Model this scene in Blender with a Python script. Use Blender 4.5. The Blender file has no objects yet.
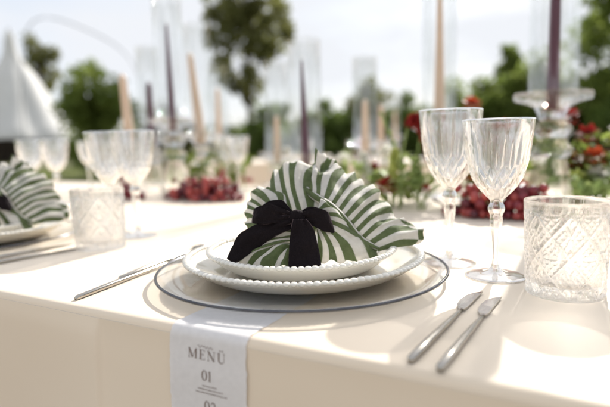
import bpy, math, random
import numpy as np
from mathutils import Vector, Matrix
R = math.radians
rng = np.random.default_rng(7)
random.seed(7)
scene = bpy.context.scene
TZ = 0.75                                   # height of the laid table top

# ------------------------------------------------------------------ camera, sky, sun, exposure
cd = bpy.data.cameras.new('camera'); cam = bpy.data.objects.new('camera', cd)
scene.collection.objects.link(cam); scene.camera = cam
cd.sensor_width = 36.0; cd.lens = 36.0 * 508.6 / 610.0
cd.clip_start = 0.02; cd.clip_end = 2000
PITCH, ROLL = 0.1169, -0.0248
cp, sp, cr, sr = math.cos(PITCH), math.sin(PITCH), math.cos(ROLL), math.sin(ROLL)
fwd = Vector((0, cp, -sp)); up0 = Vector((0, sp, cp)); rt0 = Vector((1, 0, 0))
rt = rt0 * cr + up0 * sr; upv = -rt0 * sr + up0 * cr
m = Matrix((rt, upv, -fwd)).transposed().to_4x4()
m.translation = Vector((0, 0, TZ + 0.1531)); cam.matrix_world = m
cd.dof.use_dof = True; cd.dof.focus_distance = 0.515; cd.dof.aperture_fstop = 2.8

SUN_EL, SUN_AZ = 35.5, math.degrees(math.atan2(0.48, 0.877))    # azimuth from +Y towards +X
w = bpy.data.worlds.new('World'); scene.world = w; w.use_nodes = True
nt = w.node_tree; nt.nodes.clear()
out = nt.nodes.new('ShaderNodeOutputWorld'); bg = nt.nodes.new('ShaderNodeBackground')
sky = nt.nodes.new('ShaderNodeTexSky'); sky.sky_type = 'NISHITA'; sky.sun_disc = False
sky.sun_elevation = R(SUN_EL); sky.sun_rotation = R(SUN_AZ); sky.air_density = 1.0; sky.dust_density = 1.5
tc = nt.nodes.new('ShaderNodeTexCoord'); mp = nt.nodes.new('ShaderNodeMapping')
mp.inputs['Scale'].default_value = (1.0, 1.0, 3.2)
nz = nt.nodes.new('ShaderNodeTexNoise'); nz.inputs['Scale'].default_value = 1.7
nz.inputs['Detail'].default_value = 7; nz.inputs['Roughness'].default_value = 0.55
rp = nt.nodes.new('ShaderNodeValToRGB'); rp.color_ramp.elements[0].position = 0.30; rp.color_ramp.elements[1].position = 0.62
rp.color_ramp.elements[0].color = (0.50, 0.50, 0.50, 1); rp.color_ramp.elements[1].color = (1, 1, 1, 1)
mx = nt.nodes.new('ShaderNodeMix'); mx.data_type = 'RGBA'
mx.inputs[7].default_value = (5.35, 5.5, 5.8, 1)               # thin bright overcast
L = nt.links.new
L(tc.outputs['Generated'], mp.inputs['Vector']); L(mp.outputs['Vector'], nz.inputs['Vector'])
L(nz.outputs['Fac'], rp.inputs['Fac']); L(rp.outputs['Color'], mx.inputs[0])
L(sky.outputs['Color'], mx.inputs[6]); L(mx.outputs[2], bg.inputs['Color'])
bg.inputs['Strength'].default_value = 0.1
L(bg.outputs['Background'], out.inputs['Surface'])
sd = bpy.data.lights.new('sun', 'SUN'); sun = bpy.data.objects.new('sun', sd)
scene.collection.objects.link(sun)
sd.energy = 3.9; sd.angle = R(0.8); sd.color = (1.0, 0.955, 0.89)
sdir = Vector((math.sin(R(SUN_AZ)) * math.cos(R(SUN_EL)), math.cos(R(SUN_AZ)) * math.cos(R(SUN_EL)), math.sin(R(SUN_EL))))
sun.rotation_euler = sdir.to_track_quat('Z', 'Y').to_euler(); sun.location = sdir * 60
vs = scene.view_settings; vs.view_transform = 'Standard'; vs.look = 'None'; vs.exposure = 0.74; vs.gamma = 1.0
vs.use_curve_mapping = False
cy_ = scene.cycles
cy_.use_denoising = True; cy_.max_bounces = 14; cy_.transmission_bounces = 14; cy_.transparent_max_bounces = 24
cy_.glossy_bounces = 6; cy_.sample_clamp_indirect = 5.0; cy_.caustics_refractive = True; cy_.caustics_reflective = False
cy_.blur_glossy = 0.6
try: cy_.denoiser = 'OPENIMAGEDENOISE'
except Exception: pass

# ------------------------------------------------------------------ helpers
C = scene.collection
def put(o, label=None, cat=None, group=None, kind=None):
    if label: o['label'] = label
    if cat: o['category'] = cat
    if group: o['group'] = group
    if kind: o['kind'] = kind
    return o
def thing(name, label, cat, loc=(0, 0, 0), rz=0.0, group=None):
    o = bpy.data.objects.new(name, None); C.objects.link(o); o.empty_display_size = 0.05
    o.location = loc; o.rotation_euler = (0, 0, rz)
    return put(o, label, cat, group)
def mesh(name, v, f, mat, parent=None, smooth=True, uv=None, loc=None, solid=0.0):
    me = bpy.data.meshes.new(name); me.from_pydata([tuple(map(float, p)) for p in v], [], [tuple(map(int, q)) for q in f])
    if uv is not None:
        l = me.uv_layers.new(name='UVMap'); l.data.foreach_set('uv', np.asarray(uv, dtype=np.float32).ravel())
    if smooth: me.polygons.foreach_set('use_smooth', np.ones(len(me.polygons), dtype=bool))
    me.update(); me.materials.append(mat)
    o = bpy.data.objects.new(name, me); C.objects.link(o)
    if parent: o.parent = parent
    if loc: o.location = loc
    if solid:
        md = o.modifiers.new('thickness', 'SOLIDIFY'); md.thickness = solid; md.offset = 0.0
    return o
def quads(name, P, mat, parent=None, smooth=True, loc=None):
    """P: (n,4,3) array of separate quads"""
    n = len(P); return mesh(name, P.reshape(-1, 3), np.arange(n * 4).reshape(n, 4), mat, parent, smooth, loc=loc)
def copy_tree(o, parent=None):
    c = o.copy(); C.objects.link(c); c.parent = parent
    for ch in list(o.children): copy_tree(ch, c)
    return c
def lathe_data(prof, n=48, fn=None, z0=0.0, closed=False):
    v = []; f = []; k = len(prof)
    for i, (r, z) in enumerate(prof):
        for j in range(n):
            a = 2 * math.pi * j / n
            rr, zz = (r, z) if fn is None else fn(r, z, a, i)
            v.append((rr * math.cos(a), rr * math.sin(a), zz + z0))
    for i in range(k - 1 + (1 if closed else 0)):
        for j in range(n):
            a, b = i * n, ((i + 1) % k) * n; j2 = (j + 1) % n
            f.append((a + j, a + j2, b + j2, b + j))
    return v, f
def lathe(name, prof, mat, parent=None, n=48, fn=None, smooth=True, closed=False, caps=False, loc=None):
    v, f = lathe_data(prof, n, fn, closed=closed)
    if caps:
        f.append(tuple(range(n))[::-1]); k = (len(prof) - 1) * n; f.append(tuple(range(k, k + n)))
    return mesh(name, v, f, mat, parent, smooth, loc=loc)
def cat_curve(pts, n):
    P = np.array(pts, float)
    if len(P) == 2: 
        t = np.linspace(0, 1, n)[:, None]; return P[0] * (1 - t) + P[1] * t
    d = np.r_[0, np.cumsum(np.linalg.norm(np.diff(P, axis=0), axis=1))]; d /= d[-1]
    Q = np.vstack([2 * P[0] - P[1], P, 2 * P[-1] - P[-2]]); o = []
    for s in np.linspace(0, 1, n):
        i = min(np.searchsorted(d, s, side='right') - 1, len(P) - 2); t = (s - d[i]) / (d[i + 1] - d[i])
        p0, p1, p2, p3 = Q[i], Q[i + 1], Q[i + 2], Q[i + 3]
        o.append(0.5 * ((2 * p1) + (-p0 + p2) * t + (2 * p0 - 5 * p1 + 4 * p2 - p3) * t * t + (-p0 + 3 * p1 - 3 * p2 + p3) * t ** 3))
    return np.array(o)
def tube_data(path, rad, n=8, base=0):
    P = np.array(path, float); v = []; f = []; k = len(P)
    rad = np.broadcast_to(np.asarray(rad, float), (k,))
    T = np.gradient(P, axis=0); T /= np.linalg.norm(T, axis=1)[:, None] + 1e-9
    ref = np.array([0, 0, 1.0]) if abs(T[0][2]) < 0.9 else np.array([1.0, 0, 0])
    for i in range(k):
        a = np.cross(T[i], ref); a /= np.linalg.norm(a) + 1e-9; b = np.cross(T[i], a)
        for j in range(n):
            t = 2 * math.pi * j / n; v.append(P[i] + rad[i] * (a * math.cos(t) + b * math.sin(t)))
    for i in range(k - 1):
        for j in range(n):
            j2 = (j + 1) % n; f.append((base + i * n + j, base + i * n + j2, base + (i + 1) * n + j2, base + (i + 1) * n + j))
    f.append(tuple(base + j for j in range(n))[::-1]); f.append(tuple(base + (k - 1) * n + j for j in range(n)))
    return v, f
def tube(name, path, rad, mat, parent=None, n=8, loc=None):
    v, f = tube_data(path, rad, n); return mesh(name, v, f, mat, parent, True, loc=loc)
def tubes(name, items, mat, parent=None, n=8, loc=None):
    V = []; F = []
    for path, rad in items:
        v, f = tube_data(path, rad, n, len(V)); V += list(v); F += f
    return mesh(name, V, F, mat, parent, True, loc=loc)
def box(name, x0, x1, y0, y1, z0, z1, mat, parent=None):
    v = [(x, y, z) for z in (z0, z1) for y in (y0, y1) for x in (x0, x1)]
    f = [(0, 2, 3, 1), (4, 5, 7, 6), (0, 1, 5, 4), (2, 6, 7, 3), (0, 4, 6, 2), (1, 3, 7, 5)]
    return mesh(name, v, f, mat, parent, False)
# table axes: e runs along the laid edge (away to the left), n points across the table
EX, EY, NX, NY = -0.882, 0.472, 0.472, 0.882
RZ = math.atan2(-EY, -EX)                  # rotation that turns +X onto -e (along the edge to the right)
def TB(a, b, z=0.0): return Vector((a * EX + b * NX, a * EY + b * NY, TZ + z))

# ------------------------------------------------------------------ materials
def material(name, build):
    mt = bpy.data.materials.new(name); mt.use_nodes = True; t = mt.node_tree; t.nodes.clear()
    o = t.nodes.new('ShaderNodeOutputMaterial'); s = build(t); t.links.new(s, o.inputs['Surface']); return mt
def node(t, kind, **kw):
    n = t.nodes.new(kind)
    for k, v in kw.items():
        if k in n.inputs: n.inputs[k].default_value = v
        else: setattr(n, k, v)
    return n
def noise(t, scale, detail=4, rough=0.55, coord='Object', stretch=(1, 1, 1)):
    c = t.nodes.new('ShaderNodeTexCoord'); mpp = t.nodes.new('ShaderNodeMapping'); mpp.inputs['Scale'].default_value = stretch
    n = node(t, 'ShaderNodeTexNoise', Scale=scale, Detail=detail, Roughness=rough)
    t.links.new(c.outputs[coord], mpp.inputs['Vector']); t.links.new(mpp.outputs['Vector'], n.inputs['Vector']); return n.outputs['Fac']
def ramp(t, fac, stops):
    r = t.nodes.new('ShaderNodeValToRGB'); e = r.color_ramp.elements
    while len(e) < len(stops): e.new(0.5)
    for x, (p, c) in zip(e, stops): x.position = p; x.color = (*c, 1)
    t.links.new(fac, r.inputs['Fac']); return r.outputs['Color']
def bump(t, height, strength, dist=0.001):
    b = node(t, 'ShaderNodeBump', Strength=strength, Distance=dist); t.links.new(height, b.inputs['Height']); return b.outputs['Normal']
def pri(t, color, rough=0.5, normal=None, **kw):
    p = t.nodes.new('ShaderNodeBsdfPrincipled')
    if isinstance(color, tuple): p.inputs['Base Color'].default_value = (*color, 1)
    else: t.links.new(color, p.inputs['Base Color'])
    p.inputs['Roughness'].default_value = rough
    for k, v in kw.items(): p.inputs[k.replace('_', ' ')].default_value = v
    if normal is not None: t.links.new(normal, p.inputs['Normal'])
    return p.outputs[0]
def mixs(t, a, b, fac):
    m_ = t.nodes.new('ShaderNodeMixShader')
    if isinstance(fac, float): m_.inputs[0].default_value = fac
    else: t.links.new(fac, m_.inputs[0])
    t.links.new(a, m_.inputs[1]); t.links.new(b, m_.inputs[2]); return m_.outputs[0]
def transl(t, color):
    n = t.nodes.new('ShaderNodeBsdfTranslucent')
    if isinstance(color, tuple): n.inputs[0].default_value = (*color, 1)
    else: t.links.new(color, n.inputs[0])
    return n.outputs[0]

def weave(t, k=1500.0):
    c = t.nodes.new('ShaderNodeTexCoord')
    w1 = node(t, 'ShaderNodeTexWave', Scale=k / 6.28, wave_type='BANDS', bands_direction='X'); t.links.new(c.outputs['Object'], w1.inputs['Vector'])
    w2 = node(t, 'ShaderNodeTexWave', Scale=k / 6.28, wave_type='BANDS', bands_direction='Z'); t.links.new(c.outputs['Object'], w2.inputs['Vector'])
    a = t.nodes.new('ShaderNodeMath'); t.links.new(w1.outputs['Fac'], a.inputs[0]); t.links.new(w2.outputs['Fac'], a.inputs[1]); return a.outputs[0]
def m_cloth(t):
    big = noise(t, 3.0, 3, 0.5)
    col = ramp(t, big, [(0.3, (0.795, 0.66, 0.505)), (0.7, (0.84, 0.715, 0.565))])
    b1 = node(t, 'ShaderNodeBump', Strength=0.35, Distance=0.004); t.links.new(noise(t, 9, 4, 0.5, 'Object', (1, 1, 0.6)), b1.inputs['Height'])
    b2 = node(t, 'ShaderNodeBump', Strength=0.12, Distance=0.0004); t.links.new(noise(t, 1400, 2, 0.5), b2.inputs['Height'])
    t.links.new(b1.outputs[0], b2.inputs['Normal'])
    return pri(t, col, 0.62, b2.outputs[0], Sheen_Weight=0.35, Sheen_Roughness=0.4, Specular_IOR_Level=0.5)
M = {}
M['cloth'] = material('ivory_table_linen', m_cloth)
M['porcelain'] = material('cream_porcelain', lambda t: pri(t, (0.80, 0.765, 0.69), 0.16, bump(t, noise(t, 60, 2), 0.04, 0.001), Coat_Weight=0.3, Subsurface_Weight=0.12, Subsurface_Radius=(0.01, 0.008, 0.005), Subsurface_Scale=0.3))
def glass(tr, tint=(1, 1, 1), rough=0.0, ior=1.5):
    def b(t):
        g = node(t, 'ShaderNodeBsdfGlass', Roughness=rough, IOR=ior); g.inputs['Color'].default_value = (*tint, 1)
        x = node(t, 'ShaderNodeBsdfTransparent'); x.inputs[0].default_value = (*tint, 1)
        return mixs(t, g.outputs[0], x.outputs[0], tr)
    return b
M['crystal'] = material('cut_crystal', glass(0.42, (0.999, 0.999, 0.999), 0.016, 1.58))
M['stick_glass'] = material('turned_glass', glass(0.60, (0.998, 0.998, 0.998), 0.02, 1.5))
M['thin_glass'] = material('clear_blown_glass', glass(0.90, (0.992, 0.995, 0.993), 0.02, 1.45))
M['charger'] = material('clear_plate_glass', glass(0.72, (0.99, 0.995, 0.992), 0.0, 1.47))
M['rim'] = material('dark_silver_rim', lambda t: pri(t, ramp(t, noise(t, 40), [(0.3, (0.07, 0.07, 0.08)), (0.7, (0.14, 0.14, 0.15))]), 0.22, Metallic=0.95))
M['steel'] = material('brushed_steel', lambda t: pri(t, ramp(t, noise(t, 120, 5, 0.6, 'Object', (1, 9, 9)), [(0.3, (0.38, 0.35, 0.31)), (0.7, (0.55, 0.52, 0.47))]), 0.20, bump(t, noise(t, 300, 3, 0.6, 'Object', (0.3, 6, 6)), 0.08, 0.0004), Metallic=1.0))
M['paper'] = material('handmade_paper', lambda t: mixs(t, pri(t, ramp(t, noise(t, 200, 4), [(0.3, (0.82, 0.79, 0.775)), (0.7, (0.88, 0.85, 0.835))]), 0.85, bump(t, noise(t, 500, 5), 0.25, 0.0006)), transl(t, (0.8, 0.78, 0.78)), 0.15))
M['ink'] = material('brown_grey_ink', lambda t: pri(t, (0.24, 0.18, 0.155), 0.8))
def velvet_bump(t):
    b1 = node(t, 'ShaderNodeBump', Strength=1.0, Distance=0.007); t.links.new(noise(t, 85, 3, 0.5, 'Object', (1, 1, 0.4)), b1.inputs['Height'])
    b2 = node(t, 'ShaderNodeBump', Strength=0.4, Distance=0.0006); t.links.new(noise(t, 1800, 3), b2.inputs['Height']); t.links.new(b1.outputs[0], b2.inputs['Normal']); return b2.outputs[0]
def m_velvet(t):
    n = noise(t, 900, 3); col = ramp(t, n, [(0.3, (0.006, 0.004, 0.005)), (0.7, (0.013, 0.0085, 0.010))])
    return pri(t, col, 0.85, velvet_bump(t), Sheen_Weight=0.55, Sheen_Roughness=0.3, Sheen_Tint=(0.50, 0.36, 0.38, 1), Specular_IOR_Level=0.15)
M['velvet'] = material('black_velvet', m_velvet)
def m_stripe(t):
    u = t.nodes.new('ShaderNodeUVMap'); s = t.nodes.new('ShaderNodeSeparateXYZ'); t.links.new(u.outputs[0], s.inputs[0])
    wob = t.nodes.new('ShaderNodeMath'); wob.operation = 'MULTIPLY_ADD'; t.links.new(noise(t, 700, 3), wob.inputs[0]); wob.inputs[1].default_value = 0.05; t.links.new(s.outputs[0], wob.inputs[2])
    fr = t.nodes.new('ShaderNodeMath'); fr.operation = 'FRACT'; t.links.new(wob.outputs[0], fr.inputs[0])
    pp = t.nodes.new('ShaderNodeMath'); pp.operation = 'PINGPONG'; t.links.new(fr.outputs[0], pp.inputs[0]); pp.inputs[1].default_value = 0.5
    st = ramp(t, pp.outputs[0], [(0.235, (0, 0, 0)), (0.265, (1, 1, 1))])
    gr = ramp(t, noise(t, 140, 5, 0.7), [(0.3, (0.118, 0.160, 0.060)), (0.72, (0.200, 0.245, 0.108))])
    wh = ramp(t, noise(t, 160, 4), [(0.3, (0.76, 0.73, 0.67)), (0.7, (0.84, 0.81, 0.76))])
    mc = t.nodes.new('ShaderNodeMix'); mc.data_type = 'RGBA'; t.links.new(st, mc.inputs[0]); t.links.new(wh, mc.inputs[6]); t.links.new(gr, mc.inputs[7])
    b1 = node(t, 'ShaderNodeBump', Strength=0.5, Distance=0.0025); t.links.new(noise(t, 75, 4, 0.55), b1.inputs['Height'])
    b2 = node(t, 'ShaderNodeBump', Strength=0.35, Distance=0.0004); t.links.new(noise(t, 1500, 2), b2.inputs['Height']); t.links.new(b1.outputs[0], b2.inputs['Normal'])
    return mixs(t, pri(t, mc.outputs[2], 0.85, b2.outputs[0], Sheen_Weight=0.15), transl(t, mc.outputs[2]), 0.38)
M['stripe'] = material('green_white_striped_linen', m_stripe)
def wax(c):
    return lambda t: pri(t, ramp(t, noise(t, 60, 3), [(0.3, tuple(x * 0.9 for x in c)), (0.7, c)]), 0.42, Subsurface_Weight=0.25, Subsurface_Radius=(0.02, 0.01, 0.006), Subsurface_Scale=0.3)
M['plum'] = material('plum_wax', wax((0.085, 0.022, 0.040)))
M['beige'] = material('beige_wax', wax((0.72, 0.55, 0.41)))
M['wick'] = material('wick_cord', lambda t: pri(t, (0.55, 0.50, 0.42), 0.9))
def m_grape(t):
    oi = t.nodes.new('ShaderNodeObjectInfo'); n = noise(t, 45, 3)
    a = t.nodes.new('ShaderNodeMath'); a.operation = 'MULTIPLY_ADD'; t.links.new(oi.outputs['Random'], a.inputs[0]); a.inputs[1].default_value = 0.6; a.inputs[2].default_value = 0.0
    n2 = t.nodes.new('ShaderNodeMath'); n2.operation = 'MULTIPLY_ADD'; t.links.new(n, n2.inputs[0]); n2.inputs[1].default_value = 0.5; t.links.new(a.outputs[0], n2.inputs[2]); a = n2
    col = ramp(t, a.outputs[0], [(0.25, (0.06, 0.006, 0.014)), (0.52, (0.19, 0.014, 0.024)), (0.88, (0.48, 0.085, 0.065))])
    return pri(t, col, 0.20, Subsurface_Weight=0.25, Subsurface_Radius=(0.012, 0.004, 0.003), Subsurface_Scale=0.4)
M['grape'] = material('red_grape_skin', m_grape)
def leafy(a, b, tr=0.35, sc=1.5):
    def bb(t):
        col = ramp(t, noise(t, sc, 4), [(0.3, a), (0.7, b)])
        return mixs(t, pri(t, col, 0.55, Specular_IOR_Level=0.3), transl(t, col), tr)
    return bb
M['leaf_dark'] = material('dark_foliage', leafy((0.105, 0.160, 0.036), (0.20, 0.26, 0.065), 0.64))
M['leaf_mid'] = material('green_foliage', leafy((0.14, 0.20, 0.038), (0.27, 0.32, 0.08), 0.66))
M['leaf_olive'] = material('olive_foliage', leafy((0.15, 0.16, 0.05), (0.25, 0.25, 0.09), 0.62))
M['leaf_pale'] = material('pale_far_foliage', leafy((0.12, 0.16, 0.07), (0.20, 0.23, 0.12)))
M['stem_green'] = material('pale_green_stem', leafy((0.25, 0.36, 0.10), (0.42, 0.50, 0.20), 0.3, 40))
M['petal_red'] = material('dark_red_petals', leafy((0.22, 0.012, 0.014), (0.42, 0.03, 0.022), 0.3, 60))
M['petal_rust'] = material('rust_red_petals', leafy((0.40, 0.05, 0.02), (0.58, 0.12, 0.045), 0.3, 60))
M['petal_white'] = material('white_petals', leafy((0.72, 0.72, 0.64), (0.82, 0.80, 0.74), 0.3, 60))
M['petal_lime'] = material('lime_petals', leafy((0.45, 0.52, 0.12), (0.60, 0.62, 0.22), 0.3, 60))
M['bark'] = material('bark', lambda t: pri(t, ramp(t, noise(t, 6, 6, 0.6, 'Object', (1, 1, 0.25)), [(0.3, (0.05, 0.036, 0.025)), (0.7, (0.13, 0.10, 0.075))]), 0.9, bump(t, noise(t, 18, 5, 0.6, 'Object', (1, 1, 0.2)), 0.6, 0.03)))
M['tent'] = material('white_tent_canvas', lambda t: mixs(t, pri(t, ramp(t, noise(t, 0.8, 4), [(0.3, (0.72, 0.71, 0.69)), (0.7, (0.80, 0.79, 0.77))]), 0.7), transl(t, (0.7, 0.69, 0.66)), 0.25))
M['tent_shade'] = material('dark_tent_interior_shade', lambda t: pri(t, ramp(t, noise(t, 3, 5, 0.6, 'Object', (1, 1, 8)), [(0.3, (0.030, 0.022, 0.018)), (0.7, (0.065, 0.048, 0.038))]), 0.7))  # dark brown colour painted in for the shade under the canopies
M['paint_grey'] = material('grey_painted_metal', lambda t: pri(t, ramp(t, noise(t, 5, 4), [(0.3, (0.24, 0.25, 0.27)), (0.7, (0.32, 0.33, 0.35))]), 0.5, Metallic=0.3))
M['wood'] = material('oak', lambda t: pri(t, ramp(t, noise(t, 5, 6, 0.6, 'Object', (1, 10, 10)), [(0.3, (0.25, 0.15, 0.075)), (0.7, (0.40, 0.26, 0.14))]), 0.55))
M['lawn'] = material('lawn_soil', lambda t: pri(t, ramp(t, noise(t, 0.9, 8, 0.65), [(0.25, (0.085, 0.085, 0.030)), (0.5, (0.12, 0.125, 0.045)), (0.75, (0.17, 0.155, 0.07))]), 0.95, bump(t, noise(t, 40, 6), 0.7, 0.03)))
M['gravel'] = material('pale_terrace_gravel', lambda t: pri(t, ramp(t, noise(t, 45, 8, 0.7), [(0.25, (0.28, 0.235, 0.18)), (0.5, (0.38, 0.325, 0.255)), (0.75, (0.47, 0.41, 0.33))]), 0.95, bump(t, noise(t, 90, 6), 0.8, 0.012)))

# ------------------------------------------------------------------ ground
put(mesh('lawn', [(-300, -60, 0), (300, -60, 0), (300, 700, 0), (-300, 700, 0)], [(0, 1, 2, 3)], M['lawn']), kind='structure')
put(mesh('terrace', [(-9, -6, 0.004), (9, -6, 0.004), (9, 9, 0.004), (-9, 9, 0.004)], [(0, 1, 2, 3)], M['gravel']), kind='structure')
# grass tufts on the near lawn
def grass(n, x0, x1, y0, y1):
    x = rng.uniform(x0, x1, n); y = y0 + (y1 - y0) * rng.random(n) ** 1.6; h = rng.uniform(0.04, 0.11, n); a = rng.uniform(0, 6.28, n)
    dx, dy = np.cos(a) * 0.012, np.sin(a) * 0.012; lx, ly = rng.normal(0, 0.03, n), rng.normal(0, 0.03, n)
    P = np.zeros((n, 4, 3)); P[:, 0] = np.c_[x - dx, y - dy, 0 * x]; P[:, 1] = np.c_[x + dx, y + dy, 0 * x]
    P[:, 2] = np.c_[x + dx * .3 + lx, y + dy * .3 + ly, h]; P[:, 3] = np.c_[x - dx * .3 + lx, y - dy * .3 + ly, h]
    o = quads('grass', P, M['leaf_mid'], smooth=False); put(o, 'short green grass covering the lawn behind the tables', 'grass', kind='stuff')
grass(26000, -14, 14, 9.05, 24)

# ------------------------------------------------------------------ trees and shrubs
def leaves(centers, radii, n, size, squash=0.8):
    """leaf quads spread through clumps"""
    cs = np.array(centers); rs = np.array(radii); k = rng.integers(0, len(cs), n)
    d = rng.normal(size=(n, 3)); d /= np.linalg.norm(d, axis=1)[:, None]
    r = rng.random(n) ** 0.45
    p = cs[k] + d * (rs[k] * r)[:, None] * np.array([1, 1, squash])
    a = rng.normal(size=(n, 3)); a /= np.linalg.norm(a, axis=1)[:, None]
    b = np.cross(a, rng.normal(size=(n, 3))); b /= np.linalg.norm(b, axis=1)[:, None]
    s = size * rng.uniform(0.6, 1.3, n)[:, None]
    P = np.stack([p - a * s, p + b * s * 0.55, p + a * s, p - b * s * 0.55], 1); return P
def tree(name, label, cat, x, y, h, crown_r, crown_z, nclump, n, leaf, mat, group=None, trunk=0.18, clump=0.38, squash=0.9, lean=0.0, conic=False):
    t = thing(name, label, cat, (x, y, 0), 0, group)
    cs = []; rs = []
    for i in range(nclump):
        d = rng.normal(size=3); d /= np.linalg.norm(d); q = rng.random() ** 0.5
        zc = crown_z + d[2] * q * (h - crown_z) * 0.95
        k = 1.0
        if conic: zc = h * (0.1 + 0.88 * rng.random()); k = max(0.06, 1.0 - zc / h)
        c = np.array([lean * zc + d[0] * q * crown_r * k, d[1] * q * crown_r * k, max(zc, 0.25 * crown_r if crown_z < h * 0.6 else 0.5)])
        cs.append(c); rs.append(crown_r * clump * rng.uniform(0.6, 1.2) * (0.4 + 0.6 * k))
    items = [([(0, 0, -0.1), (lean * crown_z * .5 + 0.05, 0.02, crown_z * 0.5), (lean * crown_z, 0, crown_z), (lean * h * .9, 0, h * 0.9)], [trunk, trunk * .75, trunk * .5, trunk * .12])]
    tk = tube('trunk', cat_curve(items[0][0], 12), np.interp(np.linspace(0, 1, 12), np.linspace(0, 1, 4), items[0][1]), M['bark'], t, 9)
    br = []
    for c in cs[::max(1, len(cs) // 14)]:
        zb = max(0.15, min(c[2] * 0.72, h * 0.8)); s = np.array([lean * zb, 0, zb])
        br.append((cat_curve([s, s * .5 + c * .5 + np.array([0, 0, -0.08 * crown_r]), c], 7), np.linspace(trunk * .32, trunk * .06, 7)))
    if br: put(tubes('branches', br, M['bark'], tk, 6), kind='stuff')
    quads('crown', leaves(cs, rs, int(n * 0.6), leaf * 1.05, squash), mat, t, smooth=False)
    return t
G1 = 'trees beyond the lawn'
tree('tree', 'tall loose-crowned tree standing alone left of the middle, sky showing through it', 'tree', -2.35, 22, 8.6, 1.85, 5.6, 74, 12500, 0.125, M['leaf_olive'], G1, 0.15, 0.27, 0.9, lean=0.02)
tree('tree', 'big dense tree filling the right edge behind the flowers', 'tree', 9.75, 13.5, 8.0, 2.6, 3.6, 80, 26000, 0.13, M['leaf_mid'], G1, 0.22, 0.32)
tree('tree', 'conifer with pointed top rising behind the right hedge', 'tree', 8.0, 20, 4.5, 1.9, 2.2, 70, 9000, 0.11, M['leaf_mid'], G1, 0.14, 0.36, conic=True)
tree('tree', 'thin grey-green tree beside the marquee peak', 'tree', -26.2, 52, 12.2, 2.2, 8.6, 34, 3600, 0.24, M['leaf_olive'], G1, 0.22, 0.34)
tree('tree', 'round dark leafy tree right of the white marquee', 'tree', -6.75, 17, 3.9, 1.25, 2.0, 50, 7500, 0.11, M['leaf_mid'], G1, 0.16, 0.40)
tree('tree', 'rounded olive-green tree between the low hedge bushes', 'tree', 2.3, 19, 3.15, 0.95, 1.8, 34, 5200, 0.10, M['leaf_olive'], G1, 0.12, 0.40)
G2 = 'bushes of the hedge beyond the lawn'
def bush(label, x, y, h, r, n=5000, mat='leaf_dark', leaf=0.10):
    return tree('bush', label, 'bush', x, y, h, r, h * 0.45, 34, n, leaf, M[mat], G2, 0.07, 0.42, 0.95)
bush('dark green bush beneath the tall loose tree', -1.15, 18, 2.6, 0.95, 6000)
bush('low dark bush just right of the plum candle in the middle', 0.75, 18, 2.3, 1.05, 6000)
bush('dark bush behind the tall beige candle', 3.75, 18, 2.55, 1.15, 7000)
bush('low green bush left of the dark bush in the middle', -3.2, 21, 1.9, 1.1, 4000, 'leaf_mid')
bush('green hedge bush behind the back wine glass', 5.1, 17.5, 2.75, 1.2, 7000, 'leaf_mid')
bush('green hedge bush behind the front wine glass', 6.3, 17.2, 3.15, 1.3, 8000, 'leaf_mid')
bush('dense hedge bush behind the glass candlestick', 7.7, 16.5, 3.5, 1.5, 10000, 'leaf_mid')
bush('tall hedge bush between the candlestick and the right edge tree', 8.7, 15.8, 4.2, 1.4, 10000, 'leaf_mid')
bush('low dark bush at the foot of the right edge tree', 8.6, 11.8, 2.0, 1.5, 8000)
bush('broad bush below the thin grey-green tree', -10.2, 25, 2.4, 1.5, 5000, 'leaf_mid')
bush('light bush behind the beige candles on the left', -4.9, 19, 2.6, 1.1, 5000, 'leaf_olive')
# far wood: one mass along the horizon
cs = [(x, 75 + 6 * math.sin(x * .3), 1.6 + 0.9 * math.sin(x * .17) + 0.7 * rng.random()) for x in np.arange(-75, 76, 1.6)]
wd = quads('distant_wood', leaves(cs, [2.6 + rng.random() for _ in cs], 26000, 0.34, 1.0), M['leaf_pale'], smooth=False)
put(wd, 'pale line of distant trees along the horizon', 'woodland', kind='stuff')

# ------------------------------------------------------------------ marquee and hoop
def marquee(label, x, y, prof, seg, floor_z, bays, group):
    t = thing('marquee_tent', label, 'tent', (x, y, 0), R(22.5), group)
    def fn(r, z, a, i):
        k = abs(math.cos(a * seg / 2.0)); return r * (1 - 0.07 * (1 - k) * min(1, r / 3)), z - 0.25 * (1 - k) * min(1, r / 4.5) * (1 if i < len(prof) - 1 else 0.3)
    lathe('canopy', prof, M['tent'], t, 64, fn)
    r0 = prof[-1][0] * 0.93
    for k in range(bays):
        a = 2 * math.pi * (k + 0.5) / bays; px, py = r0 * math.cos(a), r0 * math.sin(a)
        tube('pole', [(px, py, 0), (px, py, floor_z * 0.5), (px, py, floor_z + 0.12)], 0.05, M['paint_grey'], t, 8)
    tube('mast', [(0, 0, 0), (0, 0, prof[0][1] * 0.5), (0, 0, prof[0][1] + 0.25)], 0.09, M['paint_grey'], t, 8)
    v = []; f = []                              # dark sheet at the rear, standing in for shade inside the open tent
    for j in range(13):
        a = R(-10 + j * 200 / 12); v += [(r0 * .97 * math.cos(a), r0 * .97 * math.sin(a), 0.0), (r0 * .97 * math.cos(a), r0 * .97 * math.sin(a), floor_z + 0.1)]
        if j: k = len(v); f.append((k - 4, k - 2, k - 1, k - 3))
    mesh('rear_shade_sheet', v, f, M['tent_shade'], t, False, solid=0.06)
    return t
marquee('white peaked marquee tent with tall pointed roof at the left edge', -22.2, 40,
        [(0.25, 9.9), (0.42, 9.2), (0.55, 8.3), (0.95, 7.5), (1.5, 6.8), (2.0, 6.0), (2.6, 4.9), (3.2, 3.9), (3.9, 2.8), (4.7, 2.05), (4.75, 1.75)], 8, 2.0, 8, 'marquee tents')
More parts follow.
